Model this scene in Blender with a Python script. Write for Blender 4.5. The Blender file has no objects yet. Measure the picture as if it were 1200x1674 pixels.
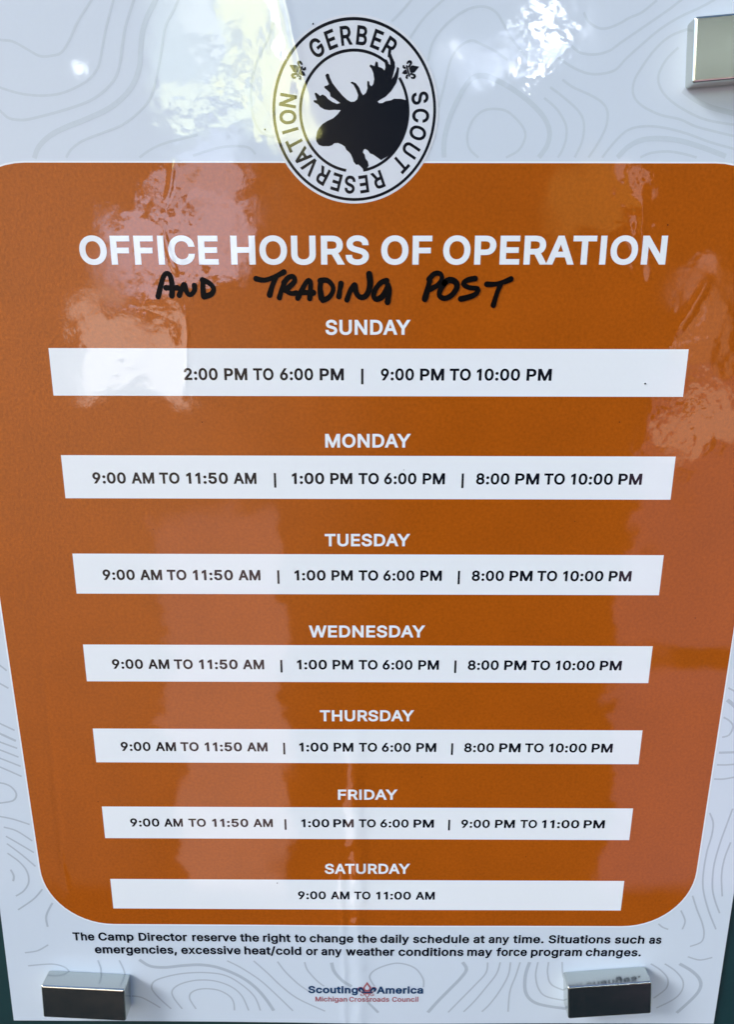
import bpy, math, random
from mathutils import Vector, Matrix
from mathutils.geometry import delaunay_2d_cdt

random.seed(7)
sc = bpy.context.scene
col = sc.collection
MM = 0.001

# ---------------------------------------------------------------- camera
F_PX, TILT, ROLL, YAW = 1073.51, math.radians(14.5462), -0.0018666, -0.0027122
DIST = 156.655                       # mm from the lens to the plane of the poster


def ray(u, f, w):
    """camera axes (right, forward, up) to world axes"""
    cr, sr = math.cos(ROLL), math.sin(ROLL)
    x, y, z = cr * u + sr * w, f, -sr * u + cr * w
    c, s = math.cos(TILT), math.sin(TILT)
    y, z = c * y + s * z, -s * y + c * z
    cy, sy = math.cos(YAW), math.sin(YAW)
    return (cy * x + sy * y, -sy * x + cy * y, z)


def at(px, py):
    """a spot measured on the photograph -> millimetres on the poster's plane"""
    r = ray(px - 600.0, F_PX, -(py - 837.0))
    return (r[0] / r[1] * DIST, r[2] / r[1] * DIST)


cam_data = bpy.data.cameras.new('camera')
cam = bpy.data.objects.new('camera', cam_data)
col.objects.link(cam)
R, Fw, U = Vector(ray(1, 0, 0)), Vector(ray(0, 1, 0)), Vector(ray(0, 0, 1))
m = Matrix.Identity(4)
for i in range(3):
    m[i][0], m[i][1], m[i][2] = R[i], U[i], -Fw[i]
m[1][3] = -(DIST + 0.81) * MM      # the print lies 0.81 mm in front of the board
cam.matrix_world = m
cam_data.sensor_fit = 'VERTICAL'
cam_data.sensor_height = 24.0
cam_data.lens = F_PX / 1674.0 * 24.0
cam_data.clip_start = 0.005
cam_data.clip_end = 200.0
sc.camera = cam

# ---------------------------------------------------------------- exposure
sc.view_settings.view_transform = 'Standard'
sc.view_settings.look = 'None'
sc.view_settings.gamma = 1.0
sc.view_settings.use_curve_mapping = False
EXPO = 1.4
sc.view_settings.exposure = EXPO
sc.cycles.use_denoising = True
sc.cycles.max_bounces = 8

# ---------------------------------------------------------------- node helpers


class Nodes:
    def __init__(self, tree):
        self.t = tree
        tree.nodes.clear()

    def new(self, kind, **kw):
        n = self.t.nodes.new(kind)
        for k, v in kw.items():
            setattr(n, k, v)
        return n

    def put(self, sock, v):
        if isinstance(v, bpy.types.NodeSocket):
            self.t.links.new(v, sock)
        else:
            sock.default_value = v

    def math(self, op, *a, clamp=False):
        n = self.new('ShaderNodeMath', operation=op, use_clamp=clamp)
        for i, v in enumerate(a):
            self.put(n.inputs[i], v)
        return n.outputs[0]

    def smooth(self, v, a, b):
        n = self.new('ShaderNodeMapRange', interpolation_type='SMOOTHSTEP')
        self.put(n.inputs[0], v)
        n.inputs[1].default_value, n.inputs[2].default_value = a, b
        n.inputs[3].default_value, n.inputs[4].default_value = 0.0, 1.0
        return n.outputs[0]

    def fall(self, v, a, b):             # 1 below a, 0 above b
        return self.math('SUBTRACT', 1.0, self.smooth(v, a, b))

    def vec(self, x, y, z=0.0):
        n = self.new('ShaderNodeCombineXYZ')
        for i, v in enumerate((x, y, z)):
            self.put(n.inputs[i], v)
        return n.outputs[0]

    def noise(self, vec, scale, detail=2.0, rough=0.5, color=False):
        n = self.new('ShaderNodeTexNoise')
        self.put(n.inputs['Vector'], vec)
        n.inputs['Scale'].default_value = scale
        n.inputs['Detail'].default_value = detail
        n.inputs['Roughness'].default_value = rough
        return n.outputs['Color' if color else 0]

    def mix(self, fac, a, b):
        n = self.new('ShaderNodeMix', data_type='RGBA')
        self.put(n.inputs[0], fac)
        self.put(n.inputs[6], a if isinstance(a, bpy.types.NodeSocket) else (*a, 1.0))
        self.put(n.inputs[7], b if isinstance(b, bpy.types.NodeSocket) else (*b, 1.0))
        return n.outputs[2]


# ---------------------------------------------------------------- world: open sky over a clearing, with trees and photographer painted in as patches
SUN_EL, SUN_AZ = math.radians(33), math.radians(-112)      # high on the left, in front of the poster
world = bpy.data.worlds.new('World')
sc.world = world
world.use_nodes = True
W = Nodes(world.node_tree)
tc = W.new('ShaderNodeTexCoord')
sep = W.new('ShaderNodeSeparateXYZ')
W.t.links.new(tc.outputs['Generated'], sep.inputs[0])
dx, dy, dz = sep.outputs
sky = W.new('ShaderNodeTexSky', sky_type='NISHITA')
sky.sun_disc = False
sky.sun_elevation = SUN_EL
sky.sun_rotation = SUN_AZ
sky.air_density, sky.dust_density, sky.ozone_density = 1.0, 0.4, 2.5
STRENGTH = 0.1
ym = W.math('MAXIMUM', W.math('MULTIPLY', dy, -1.0), 0.03)
p0, q0 = W.math('DIVIDE', dx, ym), W.math('DIVIDE', dz, ym)
front = W.smooth(dy, 0.0, -0.12)
front.node.inputs[1].default_value, front.node.inputs[2].default_value = -0.0, -1.0
front = W.math('LESS_THAN', dy, -0.02)
base = W.vec(p0, q0)
n1 = W.new('ShaderNodeSeparateColor')
W.t.links.new(W.noise(base, 9.0, 3.0, 0.6, True), n1.inputs[0])
n2 = W.new('ShaderNodeSeparateColor')
W.t.links.new(W.noise(base, 45.0, 3.0, 0.65, True), n2.inputs[0])


def warp(c, a, b, big, small):
    v = W.math('MULTIPLY_ADD', W.math('SUBTRACT', a, 0.5), big, c)
    return W.math('MULTIPLY_ADD', W.math('SUBTRACT', b, 0.5), small, v)


pw, qw = warp(p0, n1.outputs[0], n2.outputs[0], 0.11, 0.05), warp(q0, n1.outputs[1], n2.outputs[1], 0.13, 0.06)
pf, qf = warp(p0, n1.outputs[2], n2.outputs[2], 0.02, 0.022), warp(q0, n1.outputs[0], n2.outputs[2], 0.02, 0.022)


def blot(px, py, rx, ry, soft=0.15, box=False, rag=True, ang=0.0):
    """mask of a shape in the surroundings, given where the flat laminate mirrors it"""
    cx, cz = [v / DIST for v in at(px, py)]
    ex, _ = [v / DIST for v in at(px + rx, py)]
    _, t = [v / DIST for v in at(px, py - ry)]
    _, b = [v / DIST for v in at(px, py + ry)]
    hx, hz = abs(ex - cx), abs(t - b) / 2
    P, Q = (pw, qw) if rag is True else ((pf, qf) if rag == 'fine' else (p0, q0))
    ux, uz = W.math('SUBTRACT', P, cx), W.math('SUBTRACT', Q, cz)
    if ang:
        c, s = math.cos(ang), math.sin(ang)
        ux, uz = (W.math('ADD', W.math('MULTIPLY', ux, c), W.math('MULTIPLY', uz, s)),
                  W.math('SUBTRACT', W.math('MULTIPLY', uz, c), W.math('MULTIPLY', ux, s)))
    ux, uz = W.math('DIVIDE', ux, hx), W.math('DIVIDE', uz, hz)
    if box:
        d = W.math('MAXIMUM', W.math('ABSOLUTE', ux), W.math('ABSOLUTE', uz))
    else:
        d = W.math('SQRT', W.math('ADD', W.math('MULTIPLY', ux, ux), W.math('MULTIPLY', uz, uz)))
    return W.math('MULTIPLY', W.fall(d, 1.0 - soft, 1.0 + soft), front)


K = 1.0 / STRENGTH / 2 ** EXPO
state = {'c': None}


def over(mask, rgb, k=1.0):
    fac = W.math('MULTIPLY', mask, k) if k != 1.0 else mask
    state['c'] = W.mix(fac, state['c'], tuple(v * K for v in rgb))


# sky, and the pale ground of the clearing under it
ground = W.mix(W.noise(base, 6.0, 3.0), (0.16 * K, 0.18 * K, 0.19 * K), (0.24 * K, 0.26 * K, 0.28 * K))
skycol = W.mix(1.0, sky.outputs[0], sky.outputs[0])
state['c'] = W.mix(W.smooth(dz, -0.03, 0.03), ground, skycol)
# --- patches painted into the world for the laminate to mirror: shaded trees, dark photographer
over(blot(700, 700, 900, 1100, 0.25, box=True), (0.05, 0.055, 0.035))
over(blot(20, 620, 420, 620, 0.75), (1.7, 1.3, 0.9), 0.8)                      # warm glow added to haze and brighten the poster's left side
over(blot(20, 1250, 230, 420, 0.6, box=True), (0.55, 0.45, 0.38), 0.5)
over(blot(1190, 90, 110, 90, 0.3), (0.85, 0.96, 0.90), 0.95)  # pale patch added for the top right magnet's face to mirror
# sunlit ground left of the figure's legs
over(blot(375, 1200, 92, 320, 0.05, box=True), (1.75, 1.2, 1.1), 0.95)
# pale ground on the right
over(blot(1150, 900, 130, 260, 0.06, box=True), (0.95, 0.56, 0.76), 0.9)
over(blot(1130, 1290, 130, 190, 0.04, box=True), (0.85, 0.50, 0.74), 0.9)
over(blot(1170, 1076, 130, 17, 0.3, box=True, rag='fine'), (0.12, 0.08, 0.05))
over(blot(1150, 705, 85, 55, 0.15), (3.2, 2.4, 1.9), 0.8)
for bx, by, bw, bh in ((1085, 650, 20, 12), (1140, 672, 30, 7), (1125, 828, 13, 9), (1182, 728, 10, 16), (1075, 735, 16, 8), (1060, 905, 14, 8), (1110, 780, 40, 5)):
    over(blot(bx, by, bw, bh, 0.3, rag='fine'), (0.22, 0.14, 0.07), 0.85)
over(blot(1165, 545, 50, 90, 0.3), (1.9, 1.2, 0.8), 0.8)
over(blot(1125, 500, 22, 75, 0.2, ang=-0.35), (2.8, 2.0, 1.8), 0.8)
over(blot(600, 1900, 1500, 385, 0.03, box=True, rag='fine'), (0.012, 0.023, 0.033))  # dark band added low down to keep the lower magnets' faces dark
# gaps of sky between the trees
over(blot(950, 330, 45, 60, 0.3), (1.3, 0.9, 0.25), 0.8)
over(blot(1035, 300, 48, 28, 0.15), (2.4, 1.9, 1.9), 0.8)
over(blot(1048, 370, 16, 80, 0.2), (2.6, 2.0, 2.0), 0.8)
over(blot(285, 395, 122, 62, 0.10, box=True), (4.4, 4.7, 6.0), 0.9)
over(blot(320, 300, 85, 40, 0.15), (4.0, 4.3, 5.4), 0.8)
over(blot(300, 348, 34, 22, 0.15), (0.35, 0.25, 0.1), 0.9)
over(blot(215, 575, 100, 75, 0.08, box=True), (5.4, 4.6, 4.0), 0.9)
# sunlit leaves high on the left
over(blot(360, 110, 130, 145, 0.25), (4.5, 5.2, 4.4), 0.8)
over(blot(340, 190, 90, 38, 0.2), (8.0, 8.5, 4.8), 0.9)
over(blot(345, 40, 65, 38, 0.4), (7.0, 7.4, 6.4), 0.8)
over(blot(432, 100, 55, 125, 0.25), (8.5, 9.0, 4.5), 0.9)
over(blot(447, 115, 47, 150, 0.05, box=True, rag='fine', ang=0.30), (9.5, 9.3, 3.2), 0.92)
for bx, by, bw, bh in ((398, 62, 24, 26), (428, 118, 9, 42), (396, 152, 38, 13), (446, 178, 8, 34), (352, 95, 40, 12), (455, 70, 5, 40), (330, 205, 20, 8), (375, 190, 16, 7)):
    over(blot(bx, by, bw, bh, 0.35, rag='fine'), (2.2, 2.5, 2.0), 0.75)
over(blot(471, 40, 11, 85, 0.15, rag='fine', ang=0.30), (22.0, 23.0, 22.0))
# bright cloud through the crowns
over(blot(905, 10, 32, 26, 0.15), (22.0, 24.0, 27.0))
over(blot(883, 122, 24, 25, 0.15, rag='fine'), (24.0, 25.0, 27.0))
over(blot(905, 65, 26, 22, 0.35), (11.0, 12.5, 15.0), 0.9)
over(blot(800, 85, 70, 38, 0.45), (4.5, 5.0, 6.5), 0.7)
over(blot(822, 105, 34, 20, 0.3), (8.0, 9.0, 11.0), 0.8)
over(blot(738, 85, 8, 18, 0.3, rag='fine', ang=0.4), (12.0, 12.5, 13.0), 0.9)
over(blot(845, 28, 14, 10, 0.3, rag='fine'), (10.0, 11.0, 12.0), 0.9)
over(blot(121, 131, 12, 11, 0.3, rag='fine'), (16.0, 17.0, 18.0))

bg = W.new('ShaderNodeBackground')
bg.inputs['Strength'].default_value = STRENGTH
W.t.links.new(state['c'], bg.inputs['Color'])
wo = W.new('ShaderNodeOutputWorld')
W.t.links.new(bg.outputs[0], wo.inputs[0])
world.cycles.sampling_method = 'MANUAL'
world.cycles.sample_map_resolution = 1024

# ---------------------------------------------------------------- sun, softened by thin cloud and leaves
sd = bpy.data.lights.new('sun', 'SUN')
sd.energy = 1.5
sd.angle = math.radians(17)
sd.color = (1.0, 0.98, 0.95)
sun = bpy.data.objects.new('sun', sd)
col.objects.link(sun)
to_sun = Vector((math.sin(SUN_AZ) * math.cos(SUN_EL), math.cos(SUN_AZ) * math.cos(SUN_EL), math.sin(SUN_EL)))
sun.rotation_euler = to_sun.to_track_quat('Z', 'Y').to_euler()

# ---------------------------------------------------------------- laminate relief shared by every printed surface
grp = bpy.data.node_groups.new('laminate_relief', 'ShaderNodeTree')
for out in ('Film', 'Print'):
    grp.interface.new_socket(out, in_out='OUTPUT', socket_type='NodeSocketVector')
G = Nodes(grp)
go = G.new('NodeGroupOutput')
geo = G.new('ShaderNodeNewGeometry')
sc_ = G.new('ShaderNodeVectorMath', operation='SCALE')
G.t.links.new(geo.outputs['Position'], sc_.inputs[0])
sc_.inputs['Scale'].default_value = 1000.0
pos = sc_.outputs[0]
gs = G.new('ShaderNodeSeparateXYZ')
G.t.links.new(pos, gs.inputs[0])
gx, gz = gs.outputs[0], gs.outputs[2]


def gauss(px, py, rx, ry):
    cx, cz = at(px, py)
    hx = abs(at(px + rx, py)[0] - cx)
    hz = abs(at(px, py - ry)[1] - at(px, py + ry)[1]) / 2
    ux = G.math('DIVIDE', G.math('SUBTRACT', gx, cx), hx)
    uz = G.math('DIVIDE', G.math('SUBTRACT', gz, cz), hz)
    r = G.math('ADD', G.math('MULTIPLY', ux, ux), G.math('MULTIPLY', uz, uz))
    return G.math('EXPONENT', G.math('MULTIPLY', r, -1.0))


def crease(x0, y0, x1, y1, sigma, height):
    """a fold or ridge pressed into the laminate, given as a line on the poster"""
    ax, az = at(x0, y0)
    bx, bz = at(x1, y1)
    L = math.hypot(bx - ax, bz - az)
    tx, tz = (bx - ax) / L, (bz - az) / L
    rx, rz = G.math('SUBTRACT', gx, ax), G.math('SUBTRACT', gz, az)
    along = G.math('ADD', G.math('MULTIPLY', rx, tx), G.math('MULTIPLY', rz, tz))
    acr = G.math('SUBTRACT', G.math('MULTIPLY', rx, tz), G.math('MULTIPLY', rz, tx))
    acr = G.math('MULTIPLY_ADD', G.math('SUBTRACT', wob, 0.5), sigma * 2.2, acr)
    k = G.math('MULTIPLY', G.smooth(along, 0, L * 0.35), G.fall(along, L * 0.8, L))
    e = G.math('EXPONENT', G.math('MULTIPLY', G.math('MULTIPLY', acr, acr), -1.0 / sigma ** 2))
    return G.math('MULTIPLY', G.math('MULTIPLY', e, k), height)


wob = G.noise(pos, 1 / 9.0, 2.0)
wave = G.math('MULTIPLY', G.noise(pos, 1 / 40.0, 1.0), 0.10)
masks = [gauss(350, 150, 120, 110), gauss(270, 400, 110, 120), gauss(860, 100, 90, 80), gauss(1120, 620, 70, 170),
         gauss(1040, 340, 50, 90), gauss(210, 570, 90, 70)]
mk = masks[0]
for v in masks[1:]:
    mk = G.math('MAXIMUM', mk, v)
crinkle = G.math('MULTIPLY', G.math('MULTIPLY', G.noise(pos, 1 / 7.0, 2.5, 0.55), mk), 0.16)
left = gauss(40, 620, 330, 700)
fine = G.noise(pos, 1 / 0.9, 2.0, 0.6)
peel = G.math('MULTIPLY', fine, G.math('MULTIPLY_ADD', left, 0.0035, 0.001))
grain = G.math('MULTIPLY', fine, G.math('MULTIPLY_ADD', left, 0.11, 0.030))
h = G.math('ADD', wave, crinkle)
for c in ((578, 1080, 592, 1760, 2.2, 0.22), (556, 1330, 566, 1760, 1.1, 0.11), (50, 930, 112, 1500, 1.1, -0.07), (286, 255, 272, 335, 0.7, 0.05),
          (258, 355, 290, 455, 0.8, 0.06), (306, 480, 302, 660, 0.6, 0.04), (512, 180, 448, -60, 1.0, 0.07), (1050, 280, 1052, 480, 1.0, 0.05),
          (1165, 440, 1100, 560, 1.2, 0.06)):
    h = G.math('ADD', h, crease(*c))
for i, extra in enumerate((peel, grain)):
    bump = G.new('ShaderNodeBump')
    bump.inputs['Strength'].default_value = 1.0
    bump.inputs['Distance'].default_value = 0.001
    G.t.links.new(G.math('ADD', h, extra), bump.inputs['Height'])
    G.t.links.new(bump.outputs[0], go.inputs[i])


def printed(name, rgb, mottle=0.03, grain=0.7, film=True, rough=0.34, relief=0):
    mt = bpy.data.materials.new(name)
    mt.use_nodes = True
    N = Nodes(mt.node_tree)
    g = N.new('ShaderNodeNewGeometry')
    s = N.new('ShaderNodeVectorMath', operation='SCALE')
    N.t.links.new(g.outputs['Position'], s.inputs[0])
    s.inputs['Scale'].default_value = 1000.0
    f1 = N.noise(s.outputs[0], 1 / grain, 3.0, 0.6)
    f2 = N.noise(s.outputs[0], 1 / 18.0, 3.0, 0.6)
    v = N.math('MULTIPLY_ADD', N.math('SUBTRACT', f1, 0.5), mottle * 4, 1.0)
    v = N.math('MULTIPLY', v, N.math('MULTIPLY_ADD', N.math('SUBTRACT', f2, 0.5), mottle * 1.5, 1.0))
    c = N.new('ShaderNodeVectorMath', operation='SCALE')
    c.inputs[0].default_value = rgb
    N.t.links.new(v, c.inputs['Scale'])
    b = N.new('ShaderNodeBsdfPrincipled')
    N.t.links.new(c.outputs[0], b.inputs['Base Color'])
    b.inputs['Roughness'].default_value = rough
    b.inputs['Specular IOR Level'].default_value = 0.05 if film else 0.07
    if film:
        b.inputs['Coat Weight'].default_value = 1.0
        smear = N.smooth(N.noise(s.outputs[0], 1 / 22.0, 4.0, 0.6), 0.5, 0.72)      # finger smears on the film
        N.t.links.new(N.math('MULTIPLY_ADD', smear, 0.09, 0.028), b.inputs['Coat Roughness'])
        b.inputs['Coat IOR'].default_value = 1.52
        gr = N.new('ShaderNodeGroup')
        gr.node_tree = grp
        N.t.links.new(gr.outputs[0], b.inputs['Coat Normal'])
        N.t.links.new(gr.outputs[relief], b.inputs['Normal'])
    o = N.new('ShaderNodeOutputMaterial')
    N.t.links.new(b.outputs[0], o.inputs[0])
    return mt


PAPER = printed('paper', (0.56, 0.655, 0.775), 0.008)
WHITE = printed('white_print', (0.735, 0.805, 0.885), 0.008)
ORANGE = printed('orange_ink', (0.345, 0.079, 0.003), 0.17, 0.75, relief=1)
NAVY = printed('navy_ink', (0.003, 0.0055, 0.014), 0.02)
EMBLEM = printed('emblem_paper', (0.62, 0.68, 0.77), 0.008)
PALE_LINE = printed('pale_contour_ink', (0.495, 0.59, 0.69), 0.02)
GREY_LINE = printed('grey_contour_ink', (0.395, 0.47, 0.57), 0.02)
LOGO_BLUE = printed('logo_blue_ink', (0.008, 0.045, 0.13), 0.02)
LOGO_RED = printed('logo_red_ink', (0.36, 0.10, 0.13), 0.02)
MARKER = printed('marker_ink', (0.0020, 0.0017, 0.0026), 0.4, 1.2, film=False, rough=0.36)


def metal(name, rgb, rough):
    mt = bpy.data.materials.new(name)
    mt.use_nodes = True
    N = Nodes(mt.node_tree)
    g = N.new('ShaderNodeTexCoord')
    f = N.noise(g.outputs['Object'], 260.0, 4.0, 0.6)
    f2 = N.noise(g.outputs['Object'], 2600.0, 2.0, 0.6)
    b = N.new('ShaderNodeBsdfPrincipled')
    b.inputs['Base Color'].default_value = (*rgb, 1)
    b.inputs['Metallic'].default_value = 1.0
    N.t.links.new(N.math('MULTIPLY_ADD', f, 0.08, rough), b.inputs['Roughness'])
    bp = N.new('ShaderNodeBump')
    bp.inputs['Strength'].default_value = 0.12
    bp.inputs['Distance'].default_value = 0.00005
    st = N.new('ShaderNodeMapping')
    st.inputs['Scale'].default_value = (1.0, 1.0, 60.0)
    N.t.links.new(g.outputs['Object'], st.inputs[0])
    f3 = N.noise(st.outputs[0], 90.0, 3.0, 0.7)
    N.t.links.new(N.math('ADD', f, N.math('ADD', N.math('MULTIPLY', f2, 0.15), N.math('MULTIPLY', f3, 0.12))), bp.inputs['Height'])
    N.t.links.new(bp.outputs[0], b.inputs['Normal'])
    o = N.new('ShaderNodeOutputMaterial')
    N.t.links.new(b.outputs[0], o.inputs[0])
    return mt


NICKEL = metal('nickel_plating', (0.60, 0.62, 0.585), 0.125)


def paint(name, rgb):
    mt = bpy.data.materials.new(name)
    mt.use_nodes = True
    N = Nodes(mt.node_tree)
    g = N.new('ShaderNodeTexCoord')
    f = N.noise(g.outputs['Object'], 900.0, 3.0, 0.6)
    f2 = N.noise(g.outputs['Object'], 30.0, 4.0, 0.6)
    b = N.new('ShaderNodeBsdfPrincipled')
    b.inputs['Roughness'].default_value = 0.34
    N.t.links.new(N.mix(f2, tuple(v * 0.75 for v in rgb), tuple(v * 1.25 for v in rgb)), b.inputs['Base Color'])
    bp = N.new('ShaderNodeBump')
    bp.inputs['Strength'].default_value = 0.3
    bp.inputs['Distance'].default_value = 0.0001
    N.t.links.new(f, bp.inputs['Height'])
    N.t.links.new(bp.outputs[0], b.inputs['Normal'])
    o = N.new('ShaderNodeOutputMaterial')
    N.t.links.new(b.outputs[0], o.inputs[0])
    return mt


GREEN = paint('green_paint', (0.003, 0.032, 0.038))

# ---------------------------------------------------------------- mesh helpers (plane millimetres: x right, z up, h towards the viewer)

def sstep(v, a, b):
    t = max(0.0, min(1.0, (v - a) / (b - a)))
    return t * t * (3 - 2 * t)


def relief(x, z):
    """how far the laminated sheet stands off its flat plane"""
    g = 0.45 * math.exp(-((x - 6) / 38.0) ** 2) * sstep(-z, 140, 203)
    g += 0.35 * sstep(z, 30, 76) * math.exp(-((x + 40) / 40.0) ** 2)
    return g


def world_pt(x, z, h):
    return (x * MM, -(h + relief(x, z)) * MM, z * MM)


def link(name, verts, faces, mat, parent=None, smooth=False):
    me = bpy.data.meshes.new(name)
    me.from_pydata(verts, [], faces)
    me.validate()
    me.update()
    if smooth:
        for f in me.polygons:
            f.use_smooth = True
    me.materials.append(mat)
    o = bpy.data.objects.new(name, me)
    col.objects.link(o)
    if parent is not None:
        o.parent = parent
        o.matrix_parent_inverse = Matrix.Identity(4)
    return o


def grid_sheet(outline, h, step=5.0, thick=0.0):
    """a flat print area with its own grid so that it follows the relief; outline is counter-clockwise"""
    xs0, xs1 = min(p[0] for p in outline), max(p[0] for p in outline)
    zs0, zs1 = min(p[1] for p in outline), max(p[1] for p in outline)
    pts = [Vector(p) for p in outline]
    n = len(pts)
    edges = [(i, (i + 1) % n) for i in range(n)]
    xs = []
    x = xs0 + 0.7
    while x < xs1 - 0.5:
        xs.append(x)
        x += step
    z = zs0 + 0.7

    def inside(px, pz):
        c = False
        for i in range(n):
            a, b = outline[i], outline[(i + 1) % n]
            if (a[1] > pz) != (b[1] > pz) and px < (b[0] - a[0]) * (pz - a[1]) / (b[1] - a[1]) + a[0]:
                c = not c
        return c
    while z < zs1 - 0.5:
        for x in xs:
            if inside(x, z):
                pts.append(Vector((x, z)))
        z += step
    vo, eo, fo, *_ = delaunay_2d_cdt(pts, edges, [list(range(n))], 1, 1e-5)
    verts = [world_pt(v.x, v.y, h) for v in vo]
    faces = []
    for f in fo:
        a, b, c = (vo[i] for i in f[:3])
        s = (b.x - a.x) * (c.y - a.y) - (b.y - a.y) * (c.x - a.x)
        faces.append(tuple(f) if s > 0 else tuple(reversed(f)))
    if thick:
        k = len(verts)
        verts += [(x, y + thick * MM, z) for x, y, z in verts]
        cnt = {}
        for f in faces:
            for i in range(len(f)):
                a, b = f[i], f[(i + 1) % len(f)]
                cnt[(a, b)] = 1
        rim = [(a, b) for (a, b) in cnt if (b, a) not in cnt]
        faces += [tuple(reversed([i + k for i in f])) for f in faces]
        for a, b in rim:                      # own corners, so that the rim stays a crisp cut edge
            m0 = len(verts)
            verts += [verts[b], verts[a], verts[a + k], verts[b + k]]
            faces.append((m0, m0 + 1, m0 + 2, m0 + 3))
    return verts, faces


def dense(outline, step=4.0):
    out = []
    for i, a in enumerate(outline):
        b = outline[(i + 1) % len(outline)]
        k = max(1, int(math.hypot(b[0] - a[0], b[1] - a[1]) / step))
        out += [(a[0] + (b[0] - a[0]) * j / k, a[1] + (b[1] - a[1]) * j / k) for j in range(k)]
    return out


def circle(cx, cz, r, n=96):
    return [(cx + r * math.cos(2 * math.pi * i / n), cz + r * math.sin(2 * math.pi * i / n)) for i in range(n)]


def winding(p, loops):
    w = 0
    for L in loops:
        for i in range(len(L)):
            a, b = L[i - 1], L[i]
            if (a[1] > p[1]) != (b[1] > p[1]) and p[0] < (b[0] - a[0]) * (p[1] - a[1]) / (b[1] - a[1]) + a[0]:
                w += 1 if b[1] > a[1] else -1
    return w


class Flat:
    """collects flat printed shapes of one part"""

    def __init__(self):
        self.v, self.f, self.k = [], [], 0

    def poly(self, loops, h):
        pts, edges = [], []
        for L in loops:
            k0 = len(pts)
            pts += [Vector((p[0], p[1])) for p in L]
            edges += [(k0 + i, k0 + (i + 1) % len(L)) for i in range(len(L))]
        vo, _, fo, *_ = delaunay_2d_cdt(pts, edges, [], 0, 1e-6)
        k = len(self.v)
        self.v += [world_pt(p.x, p.y, h) for p in vo]
        for t in fo:
            a, b, c = (vo[i] for i in t[:3])
            if not winding(((a.x + b.x + c.x) / 3, (a.y + b.y + c.y) / 3), loops):
                continue
            s = (b.x - a.x) * (c.y - a.y) - (b.y - a.y) * (c.x - a.x)
            t = tuple(t) if s > 0 else tuple(reversed(t))
            self.f.append(tuple(i + k for i in t))

    def ring(self, cx, cz, r0, r1, h, a0=0.0, a1=2 * math.pi, n=128):
        k = len(self.v)
        full = abs(a1 - a0 - 2 * math.pi) < 1e-6
        for i in range(n + 1):
            a = a0 + (a1 - a0) * i / n
            for r in (r0, r1):
                self.v.append(world_pt(cx + r * math.cos(a), cz + r * math.sin(a), h))
        for i in range(n):
            a = k + 2 * i
            self.f.append((a, a + 1, a + 3, a + 2))

    def ribbon(self, pts, width, h, caps=True, taper=None):
        """a pen or ink line of the given width along a smooth curve"""
        P = spline(pts)
        n = len(P)
        k = len(self.v)
        L, Rr = [], []
        for i, p in enumerate(P):
            a, b = P[max(0, i - 1)], P[min(n - 1, i + 1)]
            dx_, dz_ = b[0] - a[0], b[1] - a[1]
            d = math.hypot(dx_, dz_) or 1.0
            w = width / 2 * (taper(i / (n - 1)) if taper else 1.0)
            nx, nz = -dz_ / d * w, dx_ / d * w
            L.append((p[0] + nx, p[1] + nz))
            Rr.append((p[0] - nx, p[1] - nz))
        for a, b in zip(L, Rr):
            self.v += [world_pt(*a, h), world_pt(*b, h)]
        for i in range(n - 1):
            a = k + 2 * i
            self.f.append((a + 1, a + 3, a + 2, a))
        if caps:
            for end in (0, n - 1):
                c, l = P[end], L[end]
                a0 = math.atan2(l[1] - c[1], l[0] - c[0])
                r = math.hypot(l[1] - c[1], l[0] - c[0])
                s = a0 if end == 0 else a0 - math.pi
                loop = [(c[0] + r * math.cos(s + math.pi * j / 8), c[1] + r * math.sin(s + math.pi * j / 8)) for j in range(9)]
                kk = len(self.v)
                self.v += [world_pt(*q, h) for q in loop]
                self.f.append(tuple(range(kk, kk + 9)))

    def build(self, name, mat, parent=None):
        return link(name, self.v, self.f, mat, parent)


def spline(pts, step=0.55):
    if len(pts) == 2:
        a, b = pts
        k = max(2, int(math.hypot(b[0] - a[0], b[1] - a[1]) / 2))
        return [(a[0] + (b[0] - a[0]) * j / k, a[1] + (b[1] - a[1]) * j / k) for j in range(k + 1)]
    out = []
    n = len(pts)
    for i in range(n - 1):
        p0_, p1, p2, p3 = pts[max(0, i - 1)], pts[i], pts[i + 1], pts[min(n - 1, i + 2)]
        k = max(3, int(math.hypot(p2[0] - p1[0], p2[1] - p1[1]) / step))
        for j in range(k):
            t = j / k
            out.append(tuple(0.5 * (2 * p1[c] + (p2[c] - p0_[c]) * t + (2 * p0_[c] - 5 * p1[c] + 4 * p2[c] - p3[c]) * t * t
                             + (3 * p1[c] - p0_[c] - 3 * p2[c] + p3[c]) * t ** 3) for c in (0, 1)))
    out.append(tuple(pts[-1]))
    return out


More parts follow.
